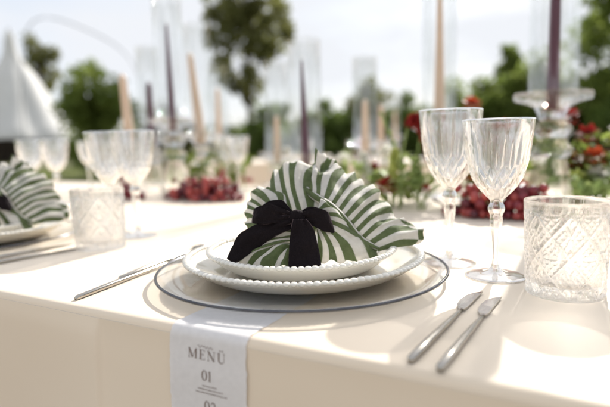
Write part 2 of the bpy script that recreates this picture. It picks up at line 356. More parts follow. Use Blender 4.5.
marquee('smaller white marquee tent with flat low roof right of the tall one', -18.7, 46,
        [(0.1, 5.3), (0.8, 5.1), (1.6, 4.7), (2.2, 3.6), (2.9, 2.6), (3.3, 2.1), (3.35, 1.8)], 8, 2.05, 8, 'marquee tents')
hp = thing('hoop_arch', 'thin grey metal hoop arching between the marquee and the round tree', 'arch', (0, 0, 0))
tube('hoop', cat_curve([(-16.3, 30, 0.0), (-16.2, 30, 4.5), (-15.7, 30, 7.5), (-14.6, 30, 8.4), (-12.4, 30, 7.75), (-10.2, 30, 6.4), (-9.2, 30, 4.2), (-8.9, 30, 0)], 40), 0.032, M['paint_grey'], hp, 8)
for x in (-16.3, -8.9): lathe('foot_plate', [(0.001, 0.05), (0.14, 0.05), (0.16, 0.0)], M['paint_grey'], hp, 16, loc=(x, 30, 0))

# ------------------------------------------------------------------ tables and cloths
def table(label, a0, a1, b0, b1):
    t = thing('dining_table', label, 'table', TB(a0, b0) - Vector((0, 0, TZ)), RZ + math.pi)
    wd_, dp = a1 - a0, b1 - b0               # local +x = e, local -y = n
    box('tabletop', 0.03, wd_ - 0.03, -dp + 0.03, -0.03, TZ - 0.035, TZ - 0.006, M['wood'], t)
    for x in (0.12, wd_ - 0.12):
        for y in (-0.12, -dp + 0.12): box('leg', x - 0.035, x + 0.035, y - 0.035, y + 0.035, 0.005, TZ - 0.036, M['wood'], t)
    return t
def drop_off(a, t):
    """outward swell of the hanging front cloth at edge position a, t = metres below the edge"""
    k = min(t / 0.25, 1.6) * min(1.0, t / 0.03)
    s = 0.005 * k * math.sin(a * 7.0 + 0.6) + 0.003 * k * math.sin(a * 19 + 1.0)
    d = a - (0.398 - 0.012 * k)                # one pressed crease
    return s + k * 0.010 * math.exp(-abs(d) / 0.035) + 0.008 * k + 0.0045 * min(1.0, t / 0.015) * (0.5 + 0.5 * math.tanh(d / 0.0025)) * math.exp(-max(d, 0) / 0.25)
def cloth(label, a0, a1, b0, b1, group, na=None):
    na = na or int((a1 - a0) / 0.02)
    A = np.sort(np.r_[np.linspace(a0, a1, na), np.linspace(0.355, 0.425, 70)]) if na > 300 else np.linspace(a0, a1, na)
    na = len(A)
    rows = []                                   # (kind, value)
    hang = 0.70
    for k in np.linspace(1, 0, 30): rows.append(('f', 0.009 + (hang - 0.009) * k ** 2))
    for k in range(5): rows.append(('r', k / 5))
    for b in np.linspace(b0 + 0.009, b1 - 0.009, 24): rows.append(('t', b))
    for k in range(5): rows.append(('q', (k + 1) / 5))
    for t in np.linspace(0.009, hang, 10)[1:]: rows.append(('k', t))
    v = []
    for kind, x in rows:
        for a in A:
            if kind == 'f': p = (b0 - drop_off(a, x - 0.009), -x + 0.002)
            elif kind == 'r': g = x * math.pi / 2; p = (b0 + 0.009 * (1 - math.cos(g)), -0.009 + 0.009 * math.sin(g))
            elif kind == 't': p = (x, 0.0)
            elif kind == 'q': g = x * math.pi / 2; p = (b1 - 0.009 * (1 - math.sin(g)), -0.009 + 0.009 * math.cos(g))
            else: p = (b1 + drop_off(a * 1.3 + 2, x - 0.009), -x + 0.002)
            v.append(TB(a, p[0], p[1]))
    f = []
    for i in range(len(rows) - 1):
        for j in range(na - 1): f.append((i * na + j, i * na + j + 1, (i + 1) * na + j + 1, (i + 1) * na + j))
    i0, i1 = 30, len(rows) - 10                 # hanging ends
    for e, sgn in ((0, 1), (na - 1, -1)):
        base = len(v); seg = list(range(i0 + 2, i1 - 2))
        for i in seg:
            p = v[i * na + e]; dd = Vector((EX, EY, 0)) * (-sgn * (0.03 + 0.012 * math.sin(i * 1.3)))
            v.append(Vector((p[0], p[1], TZ - hang)) + dd)
        for q in range(len(seg) - 1): f.append((seg[q] * na + e, seg[q + 1] * na + e, base + q + 1, base + q))
    o = mesh('tablecloth', v, f, M['cloth']); put(o, label, 'tablecloth', group); return o
B0, B1 = 0.320, 1.62
table('long oak dining table under the laid cloth in front', -1.5, 3.4, B0, B1)
cloth('ivory linen cloth with pressed crease covering the front table', -1.5, 3.4, B0, B1, 'ivory tablecloths', 640)
table('long oak dining table under the cloth of the second row', -4.5, 3.2, 3.6, 4.7)
cloth('ivory linen cloth on the second table behind, far out of focus', -4.5, 3.2, 3.6, 4.7, 'ivory tablecloths', 90)

# ------------------------------------------------------------------ plates
def beads(R_, z, n, r, mat, parent, name='beaded_rim'):
    V = []; F = []
    for k in range(n):
        a = 2 * math.pi * k / n; c = np.array([R_ * math.cos(a), R_ * math.sin(a), z]); b = len(V)
        nu, nv = 8, 6; c = c + rng.normal(0, 0.00012, 3); r_k = r * rng.uniform(0.94, 1.05)
        for i in range(nv + 1):
            th = math.pi * i / nv
            for j in range(nu):
                ph = 2 * math.pi * j / nu; lx, ly = 1.15 * math.sin(th) * math.cos(ph), math.sin(th) * math.sin(ph); V.append(c + r_k * np.array([lx * math.cos(a) - ly * math.sin(a), lx * math.sin(a) + ly * math.cos(a), 0.62 * math.cos(th)]))
        for i in range(nv):
            for j in range(nu): j2 = (j + 1) % nu; F.append((b + i * nu + j, b + (i + 1) * nu + j, b + (i + 1) * nu + j2, b + i * nu + j2))
    return mesh(name, V, F, mat, parent)
def charger(label, loc, group):
    t = thing('charger_plate', label, 'charger', loc, 0, group)
    pr = [(0.0005, 0.0045), (0.09, 0.0045), (0.118, 0.0055), (0.135, 0.0085), (0.163, 0.0125), (0.1648, 0.0118), (0.1648, 0.0104), (0.163, 0.0098), (0.136, 0.0058), (0.118, 0.0018), (0.09, 0.0008), (0.0005, 0.0008)]
    lathe('glass_disc', pr, M['charger'], t, 96)
    rr = [(0.1652 + 0.0017 * math.cos(k * math.pi / 4), 0.0115 + 0.0015 * math.sin(k * math.pi / 4)) for k in range(8)]
    lathe('metal_rim', rr, M['rim'], t, 128, closed=True)
    return t
def plate(name, label, loc, R_, H, foot, well, n, group):
    t = thing(name, label, 'plate', loc, 0, group)
    th = 0.0032
    top = [(0.0005, th + 0.002), (well * .8, th + 0.002), (well, th + 0.003), (well + (R_ - well) * .35, th + 0.002 + H * .28), (well + (R_ - well) * .75, H * .80), (R_ - 0.002, H + 0.001), (R_, H)]
    bot = [(R_ - 0.001, H - 0.0025), (well + (R_ - well) * .75, H * .80 - 0.004), (well + (R_ - well) * .30, H * .18 + 0.0005), (foot + 0.004, 0.0025), (foot + 0.003, 0.0), (foot, 0.0), (foot - 0.002, 0.002), (0.0005, 0.002)]
    P = cat_curve([(r, 0, z) for r, z in top], 26)[:, [0, 2]].tolist() + cat_curve([(r, 0, z) for r, z in bot], 24)[:, [0, 2]].tolist()
    lathe('plate_body', P, M['porcelain'], t, 96)
    beads(R_ - 0.003, H - 0.0008, int(n * 1.30), 0.0040, M['porcelain'], t)
    return t
PC = Vector((-0.0055, 0.584, TZ))
charger('clear glass charger with dark metal rim under the beaded plates in front', PC, 'glass chargers')
plate('dinner_plate', 'large cream beaded plate on the glass charger in front', PC + Vector((0.0025, 0, 0.0047)), 0.137, 0.0225, 0.085, 0.098, 92, 'beaded dinner plates')
plate('dessert_plate', 'smaller cream beaded plate on top, holding the striped napkin in front', PC + Vector((0, -0.001, 0.0101)), 0.1085, 0.0248, 0.062, 0.074, 74, 'beaded dessert plates')
PL = Vector((-0.562, 0.868, TZ))
charger('clear glass charger with dark metal rim at the left edge', PL, 'glass chargers')
plate('dinner_plate', 'large cream beaded plate cut off by the left edge', PL + Vector((0, 0, 0.0047)), 0.137, 0.0225, 0.085, 0.098, 92, 'beaded dinner plates')
plate('dessert_plate', 'smaller cream beaded plate under the left-edge napkin', PL + Vector((0, 0, 0.0101)), 0.1085, 0.0248, 0.062, 0.074, 74, 'beaded dessert plates')

# ------------------------------------------------------------------ striped napkin (control points in mm, from the plate centre: right, away, up)
NAP = dict(
 fan=([(10.4, -10, 101), (21.5, -15, 95), (34.6, -20, 87.9), (45.3, -24, 78), (54.9, -26, 66.8), (69.1, -26, 48.4), (86.3, -22, 34.7)],
      [(14.9, 20, 126.7), (29.3, 25, 125), (48.8, 30, 123.1), (62.2, 33, 114.1), (87.1, 30, 100.3), (98.5, 26, 85.8), (110.7, 20, 69.3), (122.3, 12, 59.3), (135.2, 6, 56.4), (142.1, 0, 46), (137.5, -5, 37.5)], 150, 24, 10.4, 3.8, 6.4, 5.0, 0.25),
 peak=([(15.3, 10, 99), (43.7, 14, 102)], [(18.4, 25, 145.5), (32.2, 30, 139), (44.2, 33, 130), (53.8, 34, 119)], 40, 12, 3.2, 1.5, 1.6, 0, 0.1),
 front=([(19.6, -30, 82.7), (18.3, -32, 74.2), (17, -34, 65.7)], [(24, -16, 80), (33.5, -23, 82), (54.6, -29, 65), (68.7, -30, 46.9), (86.9, -26, 34.2), (79.3, -32, 30.5), (47.8, -38, 29.5), (18.3, -40, 31)], 90, 18, 6.6, 2.0, 4.0, 8.0, 0.6),
 middle=([(-30.2, -14, 63.7), (-6.3, -18, 66), (19.9, -16, 76.4)], [(-37.5, 5, 88), (-33.9, 15, 112.9), (-25.5, 22, 125.9), (-14.9, 26, 129.6), (-0.5, 26, 130.4), (15, 22, 127.8), (20.1, 10, 104.8)], 90, 18, 5.0, 3.4, 3.0, 7.0, 0.35),
 left=([(-14.9, -20, 75.6), (-23, -22, 64.8), (-32.1, -25, 54.2)], [(-26.7, 3, 94.9), (-37, 5, 104.3), (-47.4, 5, 104.6), (-55.5, 2, 98.1), (-60.5, -4, 84.9), (-62.7, -10, 69.6), (-60.8, -16, 59)], 80, 16, 6.4, 2.4, 3.2, 8.0, 0.1),
 lower=([(-5, -34, 60.7), (-4.3, -36, 46.6), (-4.6, -38, 33.6)], [(-25.1, -28, 60.2), (-42.7, -33, 50.3), (-57.8, -40, 38.5), (-66.4, -44, 31), (-55.3, -49, 28), (-35.7, -54, 27), (-12.1, -55, 27)], 110, 22, 6.6, 4.6, 4.2, 9.0, 0.4),
 back=([(-30, 0, 40), (10, 4, 50), (45, 2, 45)], [(-48, 22, 60), (-38, 34, 92), (-10, 40, 108), (25, 42, 112), (62, 42, 92), (92, 34, 60), (104, 22, 38)], 90, 14, 9.0, 3.0, 5.0, 3.0, 0.2),
)
BAND = ([(6, 8, 106), (13, -8, 101), (21.4, -17, 95.7), (34.4, -23, 88.2), (45.1, -27, 78.4), (54.7, -29, 67.3), (68.8, -29, 49), (88.1, -25, 36)],
        [(3, 8, 100), (9, -7, 94.5), (16.8, -16, 89), (29.8, -23, 81.6), (40.5, -27, 71.8), (50.1, -29, 60.7), (64.3, -29, 42.4), (85.6, -27, 33.5)])
def napkin(label, loc, rz, group):
    V = []; F = []; UV = []
    for key, (base, outer, nu, nv, stripes, amp, fr, bulge, ph) in NAP.items():
        b = cat_curve(base, nu); o = cat_curve(outer, nu); o0 = len(V)
        jit = np.cumsum(rng.normal(0, 0.16, nu)); jit -= np.linspace(jit[0], jit[-1], nu)
        T = np.gradient(o, axis=0); T /= np.linalg.norm(T, axis=1)[:, None] + 1e-9
        rad = o - b; rad /= np.linalg.norm(rad, axis=1)[:, None] + 1e-9
        N = np.cross(T, rad); N /= np.linalg.norm(N, axis=1)[:, None] + 1e-9
        for j in range(nu): 
            if N[j][1] > 0: N[j] = -N[j]
        for i in range(nv):
            t = i / (nv - 1)
            for j in range(nu):
                u = j / (nu - 1)
                p = b[j] * (1 - t) + o[j] * t
                rip = amp * t ** 1.1 * (math.sin(2 * math.pi * (fr * u + ph) + 0.8 * jit[j]) + 0.35 * math.sin(2 * math.pi * (fr * 2.3 * u + ph * 3)))
                buck = 2.4 * math.sin(3.1 * t * math.pi + 9 * u + ph * 5) * math.sin(math.pi * t) * math.sin(5 * math.pi * u + ph)
                rip += buck
                edge = 1.9 * t ** 4 * math.sin(2 * math.pi * fr * 2.1 * u + 1.0)
                p = p + N[j] * (rip + bulge * math.sin(math.pi * min(t * 1.05, 1)) ** 0.8) + rad[j] * edge
                zz = max(p[2], 24.5); V.append((p[0], p[1], zz if zz > 45 else max(min(34.5, 16.2 + 0.016 * max(0, math.hypot(p[0], p[1]) - 72) ** 2), 45 - (45 - zz) * 1.38)))
        wob = 0.32 * np.sin(np.linspace(0, 9, nu) + ph * 7)
        for i in range(nv - 1):
            for j in range(nu - 1):
                F.append((o0 + i * nu + j, o0 + i * nu + j + 1, o0 + (i + 1) * nu + j + 1, o0 + (i + 1) * nu + j))
                sh = 0.5 if (key == 'fan' and i >= nv - 4 and j > nu * 0.74) else 0.0
                for jj, ii in ((j, i), (j + 1, i), (j + 1, i + 1), (j, i + 1)):
                    UV.append((stripes * jj / (nu - 1) + wob[jj] * math.sin(2.2 * ii / nv) + 0.30 * math.sin(math.pi * ii / nv) + ph + sh, ii / nv))
    b = cat_curve(BAND[0], 60); o = cat_curve(BAND[1], 60); o0 = len(V); nv = 8     # rolled fold running down the fan
    for i in range(nv):
        t = i / (nv - 1)
        for j in range(60):
            p = b[j] * (1 - t) + o[j] * t; p = p + np.array([-0.3, -1, 0.25]) * (3.2 * math.sin(math.pi * t) + 0.6 * math.sin(j * .35)); V.append(tuple(p))
    for i in range(nv - 1):
        for j in range(59):
            F.append((o0 + i * 60 + j, o0 + i * 60 + j + 1, o0 + (i + 1) * 60 + j + 1, o0 + (i + 1) * 60 + j))
            for ii in (i, i, i + 1, i + 1): UV.append((0.10 + 0.75 * ii / (nv - 1), 0))
    me = mesh('napkin', np.array(V) / 1000, F, M['stripe'], None, True, UV, loc=loc, solid=0.0009)
    me.rotation_euler = (0, 0, rz); put(me, label, 'napkin', group); return me
napkin('ruffled green and white striped napkin fanned out on the front plate', PC, 0, 'striped napkins')
napkin('ruffled green and white striped napkin on the left-edge plate', PL + Vector((0.036, -0.004, 0)), R(-6), 'striped napkins').scale = (0.92, 1, 1)

def strip(name, A, B, n, parent, puff=1.5, wav=1.1, thick=0.0008, nv=17):
    a = cat_curve(A, n); b = cat_curve(B, n); V = []; F = []
    for i in range(n):
        for k in range(nv):
            t = k / (nv - 1); p = a[i] * (1 - t) + b[i] * t
            p = p + np.array([0, -1, 0.15]) * (puff * math.sin(math.pi * t) + wav * math.sin(i * 0.5 + 2 * t) + 1.7 * math.sin(t * 15 + i * .12) * math.exp(-i / 9) + 0.7 * math.sin(t * 7 + i * .3))
            V.append(p / 1000)
    for i in range(n - 1):
        for k in range(nv - 1): F.append((i * nv + k, i * nv + k + 1, (i + 1) * nv + k + 1, (i + 1) * nv + k))
    return mesh(name, V, F, M['velvet'], parent, solid=thick)
def loop(name, path, widths, parent, tilt=0.0):
    """ribbon running round a loop: path points (x, y, z) mm, width mm"""
    P = cat_curve(path, 40); W_ = np.interp(np.linspace(0, 1, 40), np.linspace(0, 1, len(widths)), widths); V = []; F = []; nv = 17
    for i in range(40):
        for k in range(nv):
            t = k / (nv - 1) - 0.5
            puff = 1.0 * math.cos(math.pi * t) * math.sin(math.pi * i / 39)
            V.append(np.array([P[i][0] + tilt * t * W_[i], P[i][1] - puff + 0.36 * math.sin(i * .7 + t * 5) + 1.6 * math.sin(t * 16 + .5) * (math.exp(-i / 7) + math.exp(-(39 - i) / 7)) + 0.6 * math.sin(t * 8 + i * .35), P[i][2] + t * W_[i]]) / 1000)
    for i in range(39):
        for k in range(nv - 1): F.append((i * nv + k, i * nv + k + 1, (i + 1) * nv + k + 1, (i + 1) * nv + k))
    return mesh(name, V, F, M['velvet'], parent, solid=0.0008)
def bow(label, loc, rz, group):
    t = thing('ribbon_bow', label, 'bow', loc, rz, group)
    loop('bow_loop', [(-8, -44, 75), (-20, -47, 78), (-34, -50, 80), (-46, -46, 78.5), (-51, -40, 77.5), (-46, -32, 80), (-30, -31, 82), (-8, -38, 75)], [8, 15, 22, 18, 7, 20, 26, 9], t, 0.2)
    loop('bow_loop', [(0, -44, 74), (12, -47, 74), (24, -48, 72), (32, -44, 69), (33.5, -38, 69), (28, -33, 71), (16, -32, 74), (0, -38, 74)], [10, 17, 26, 25, 10, 22, 20, 10], t, -0.3)
    K = [(-13, 73, 6.0), (-9, 74, 8.0), (-4, 74.5, 8.6), (1, 74, 7.8), (5, 73, 5.8)]
    V = []; F = []; n = 16
    for i, (x, z, r) in enumerate(K):
        for j in range(n):
            a = 2 * math.pi * j / n; q = 1 + 0.06 * math.sin(3 * a + i)
            V.append(((x) / 1000, (-42 + 0.75 * r * math.cos(a) * q) / 1000, (z + r * math.sin(a) * q) / 1000))
    for i in range(len(K) - 1):
        for j in range(n): F.append((i * n + j, i * n + (j + 1) % n, (i + 1) * n + (j + 1) % n, (i + 1) * n + j))
    F.append(tuple(range(n))); F.append(tuple(range(4 * n, 5 * n))[::-1])
    mesh('knot', V, F, M['velvet'], t)
    strip('ribbon_tail', [(-11.9, -44, 78.8), (-25.8, -46, 76.2), (-41, -46, 71.2), (-57, -48, 64.3), (-67.8, -50, 56.3), (-78.8, -54, 34)],
          [(-9.2, -44, 62.5), (-22.1, -46, 57.7), (-35.2, -47, 50.6), (-50.2, -50, 41), (-59.9, -52, 34.5), (-70.2, -56, 28.5)], 30, t, 2.5)
    strip('ribbon_tail', [(-7.7, -48, 73.9), (-10, -53, 62.9), (-11.8, -58, 50), (-13.1, -62, 34), (-13.9, -67, 17.6)],
          [(6.2, -48, 73.5), (13.3, -53, 64.5), (17.1, -58, 50.3), (20.4, -62, 33.5), (21, -67, 17.4)], 30, t, 3.0)
    return t
bow('black velvet ribbon bow tied round the front napkin', PC, 0, 'velvet bows')
bow('black velvet ribbon bow on the napkin at the left edge', PL + Vector((0.054, -0.004, 0)), R(-6), 'velvet bows')

# ------------------------------------------------------------------ menu card hanging over the edge
MA0, MA1 = 0.227, 0.307
def menu_point(a, s, off):
    """s: metres along the card, 0 at the table edge, positive onto the table, negative down the drop"""
    if s > 0.009: return TB(a, B0 + s, off)
    if s > -0.009:
        g = (s + 0.009) / 0.018 * math.pi / 2; return TB(a, B0 + 0.009 * (1 - math.cos(g)) - off * math.cos(g), -0.009 + 0.009 * math.sin(g) + off * math.sin(g))
    t = -s; return TB(a, B0 - drop_off(a, t - 0.009) - off, -t + 0.002 * min(1, 40 * (t - .009)))
menu = thing('menu_card', 'white deckle-edged paper menu hanging over the table edge under the charger', 'menu', menu_point(0.26, -0.27, 0))
inv = menu.location
S = np.r_[np.linspace(0.17, 0.02, 30), np.linspace(0.009, -0.009, 10), np.linspace(-0.012, -0.27, 74)]
V = []; F = []; nu = 14
j0 = np.cumsum(rng.normal(0, 0.00045, len(S))); j1 = np.cumsum(rng.normal(0, 0.00045, len(S)))
j0 = j0 - np.convolve(j0, np.ones(9) / 9, 'same') + rng.normal(0, 0.0003, len(S)); j1 = j1 - np.convolve(j1, np.ones(9) / 9, 'same') + rng.normal(0, 0.0003, len(S))
j0 = np.clip(j0, -.0014, .0014); j1 = np.clip(j1, -.0014, .0014)
for i, s in enumerate(S):
    for k in range(nu):
        t = k / (nu - 1); a = (MA0 + j0[i]) * (1 - t) + (MA1 + j1[i]) * t
        lift = 0.0009 + (0.0 if s > -0.012 else 0.0012 * math.sin(s * 40) ** 2)
        V.append(menu_point(a, s, 0.0004 if s > 0.03 else lift) - inv)
for i in range(len(S) - 1):
    for k in range(nu - 1): F.append((i * nu + k, i * nu + k + 1, (i + 1) * nu + k + 1, (i + 1) * nu + k))
mesh('sheet', V, F, M['paper'], menu, True)
def glyph_strokes(ch):
    """strokes (x0,y0,x1,y1,width) in a box one unit high"""
    th, tn = 0.15, 0.045
    if ch == 'M': return 1.05, [(0.12, 0, 0.12, 1, tn), (0.12, 1, 0.52, 0.05, th), (0.52, 0.05, 0.90, 1, tn), (0.92, 0, 0.92, 1, th), (0, 0.02, 0.26, 0.02, tn), (0.76, 0.02, 1.06, 0.02, tn), (0, 0.98, 0.2, 0.98, tn), (0.86, 0.98, 1.06, 0.98, tn)]
    if ch == 'E': return 0.72, [(0.18, 0, 0.18, 1, th), (0, 0.02, 0.66, 0.02, tn), (0, 0.98, 0.64, 0.98, tn), (0.18, 0.51, 0.5, 0.51, tn), (0.66, 0, 0.66, 0.22, tn), (0.64, 1, 0.64, 0.78, tn), (0.5, 0.62, 0.5, 0.40, tn)]
    if ch == 'N': return 0.9, [(0.14, 0, 0.14, 1, tn), (0.12, 1, 0.78, 0.02, th), (0.8, 0, 0.8, 1, tn), (0, 0.02, 0.28, 0.02, tn), (0.66, 0.98, 0.94, 0.98, tn), (0, 0.98, 0.2, 0.98, tn)]
    if ch == 'U':
        st = [(0.18, 0.3, 0.18, 1, th), (0.76, 0.3, 0.76, 1, tn), (0.02, 0.98, 0.34, 0.98, tn), (0.64, 0.98, 0.88, 0.98, tn), (0.33, 1.16, 0.33, 1.30, 0.13), (0.6, 1.16, 0.6, 1.30, 0.13)]
        pr = None
        for k in range(9):
            g = math.pi + math.pi * k / 8; p = (0.47 + 0.29 * math.cos(g), 0.30 + 0.29 * math.sin(g))
            if pr: st.append((*pr, *p, th - (th - tn) * k / 8))
            pr = p
        return 0.9, st
    if ch == '0':
        st = []; pr = None
        for k in range(21):
            g = 2 * math.pi * k / 20; p = (0.33 + 0.27 * math.cos(g), 0.5 + 0.5 * math.sin(g))
            if pr: st.append((*pr, *p, tn + (th - tn) * abs(math.cos(g - math.pi / 20))))
            pr = p
        return 0.7, st
    if ch == '1': return 0.45, [(0.22, 0, 0.22, 1, th), (0.04, 0.02, 0.40, 0.02, tn), (0.06, 0.86, 0.2, 0.98, tn)]
    if ch == '2':
        st = [(0.05, 0.03, 0.58, 0.03, 0.08), (0.05, 0.05, 0.5, 0.55, 0.09)]; pr = None
        for k in range(9):
            g = math.pi - math.pi * 1.2 * k / 8; p = (0.31 + 0.22 * math.cos(g), 0.73 + 0.25 * math.sin(g))
            if pr: st.append((*pr, *p, 0.06 + 0.01 * k))
            pr = p
        return 0.65, st
    return 0.4, []
AC = (MA0 + MA1) / 2
def lettering(name, strokes):
    """strokes in metres on the hanging face: x to the right of the card's middle, y = metres below the edge"""
    V = []; F = []
    for x0, y0, x1, y1, wd_ in strokes:
        d = np.array([x1 - x0, y1 - y0]); ln = np.linalg.norm(d) + 1e-9; nrm = np.array([-d[1], d[0]]) / ln * wd_ / 2; b = len(V)
        for p in ((x0 + nrm[0], y0 + nrm[1]), (x0 - nrm[0], y0 - nrm[1]), (x1 - nrm[0], y1 - nrm[1]), (x1 + nrm[0], y1 + nrm[1])):
            s = -p[1]; V.append(menu_point(AC - p[0], s, 0.0013 + 0.0012 * math.sin(s * 40) ** 2) - inv)
        F.append((b, b + 1, b + 2, b + 3))
    return mesh(name, V, F, M['ink'], menu, False)
def word(txt, xc, y, h, track=0.0):
    g = [glyph_strokes(c) for c in txt]; wt = sum(a for a, _ in g) * h + track * (len(g) - 1); x = xc - wt / 2; o = []
    for a, st in g:
        o += [(x + p * h, y - q * h, x + r * h, y - s * h, wd_ * h) for p, q, r, s, wd_ in st]; x += a * h + track
    return o
lettering('title_lettering', word('MENU', 0.0000, 0.0255, 0.0090, 0.0022))
sq = []; pr = None
for k in range(40):
    t = k / 39; p = (-0.009 + 0.016 * t, 0.0138 - 0.0012 * math.sin(t * 32) - (0.0015 if 0.3 < t < 0.36 else 0))
    if pr: sq.append((*pr, *p, 0.00035))
    pr = p
lettering('script_lettering', sq)
lettering('number_lettering', word('01', 0.0005, 0.0435, 0.0085, 0.0006) + word('02', 0.003, 0.0700, 0.0085, 0.0006))
ln = []
for y0 in (0.0485, 0.0750):
    for r_, wid in enumerate((0.014, 0.026, 0.032)):
        x = 0.003 + 0.001 * r_ - wid / 2; xe = x + wid
        while x < xe:
            l = random.uniform(0.0006, 0.0013); hh = random.choice([0.0009, 0.0013]); yy = y0 + r_ * 0.0031
            ln.append((x, yy, x, yy - hh, 0.0003)); ln.append((x, yy, x + l * .7, yy, 0.0003)); ln.append((x + l * .7, yy, x + l * .7, yy - hh * .7, 0.0003)); x += l + (0.0007 if random.random() < .2 else 0.0003)
lettering('small_print', ln)

# ------------------------------------------------------------------ cutlery
def cutlery(kind, label, p0, p1, group, zoff=0.0):
    d = Vector(p1) - Vector(p0); L_ = d.length; t = thing(kind, label, 'cutlery', (p0[0], p0[1], TZ + zoff), math.atan2(d.y, d.x), group)
    def prism(name, secs, n=12):
        V = []; F = []
        for x, w_, h_, z in [(x_, a_ * .66, b_ * .75, c_ * .8) for x_, a_, b_, c_ in secs]:
            for j in range(n):
                a = 2 * math.pi * j / n; ca, sa = math.cos(a), math.sin(a)
                V.append((x, w_ * math.copysign(abs(ca) ** 0.7, ca), z + h_ * math.copysign(abs(sa) ** 0.7, sa)))
        for i in range(len(secs) - 1):
            for j in range(n): F.append((i * n + j, i * n + (j + 1) % n, (i + 1) * n + (j + 1) % n, (i + 1) * n + j))
        F.append(tuple(range(n))[::-1]); k = (len(secs) - 1) * n; F.append(tuple(range(k, k + n)))
        return mesh(name, V, F, M['steel'], t)
    if kind == 'butter_knife':
        prism('handle', [(0, .0034, .0026, .0032), (0.002, .0044, .0034, .0038), (L_ * .18, .0048, .0036, .004), (L_ * .45, .0036, .003, .0036), (L_ * .62, .0023, .0022, .003), (L_ * .66, .0022, .002, .0028)])
        top = [(L_ * .66, .002), (L_ * .69, .0050), (L_ * .74, .0082), (L_ * .82, .0092), (L_ * .90, .0080), (L_ * .96, .0040), (L_, -.0028)]
        bot = [(x, -.0030 if i else -.002) for i, (x, _) in enumerate(top)]; V = []; F = []; n = len(top)
        for i in range(n):
            (x, y1), (_, y0) = top[i], bot[i]
            if i == n - 1: y0 = y1 - .0003
            V += [(x, y0, .0016), (x, y0, .0030), (x, y1, .0020), (x, y1, .0024)]
        for i in range(n - 1):
            for q, r_ in ((0, 1), (1, 3), (3, 2), (2, 0)): F.append((i * 4 + q, i * 4 + r_, (i + 1) * 4 + r_, (i + 1) * 4 + q))
        F += [(0, 2, 3, 1), (n * 4 - 4, n * 4 - 3, n * 4 - 1, n * 4 - 2)]
        mesh('blade', V, F, M['steel'], t, False)
    else:
        prism('handle', [(0, .0028, .0020, .0026), (0.003, .0040, .0030, .0034), (L_ * .2, .0050, .0034, .0040), (L_ * .45, .0036, .003, .0040), (L_ * .62, .0022, .0020, .0046), (L_ * .70, .0026, .0016, .0052)])
        V = []; F = []
        for i in range(9):
            x = L_ * (.695 + .012 * i); wd_ = [.0026, .005, .0075, .0092, .0102, .0108, .0110, .0111, .0111][i]; z = .0050 - .0025 * math.sin(i / 8 * 2.2)
            for y in (-wd_, -wd_ / 2, 0, wd_ / 2, wd_): V.append((x, y, z + 12 * y * y))
        for i in range(8):
            for k in range(4): F.append((i * 5 + k, i * 5 + k + 1, i * 5 + k + 6, i * 5 + k + 5))
        fh = mesh('fork_head', V, F, M['steel'], t, solid=0.0014)
        for y in (-.0094, -.0031, .0031, .0094): tube('tine', [(L_ * .79, y, .0034), (L_ * .88, y * .98, .0026), (L_ * .95, y * .96, .0038), (L_, y * .95, .0062)], [.0014, .0012, .001, .0005], M['steel'], fh, 8)
    return t
cutlery('butter_knife', 'steel knife beside the charger, the left of the pair', (.0700, .3364), (.1725, .4945), 'steel knives')
cutlery('butter_knife', 'steel knife in front of the wine glass, the right of the pair', (.0863, .3215), (.1846, .4765), 'steel knives')
cutlery('dinner_fork', 'steel fork left of the front charger, handle end nearest the edge', (-.2364, .5045), (-.150, .7300), 'steel forks')
cutlery('dinner_fork', 'steel fork set further back against the front charger', (-.2190, .5800), (-.140, .8000), 'steel forks')
cutlery('butter_knife', 'steel knife beside the left-edge plate, nearest the table edge', (-.4500, .6420), (-.3400, .7830), 'steel knives')
cutlery('butter_knife', 'steel knife between the left-edge plate and its tumbler', (-.4750, .6600), (-.3800, .8080), 'steel knives')

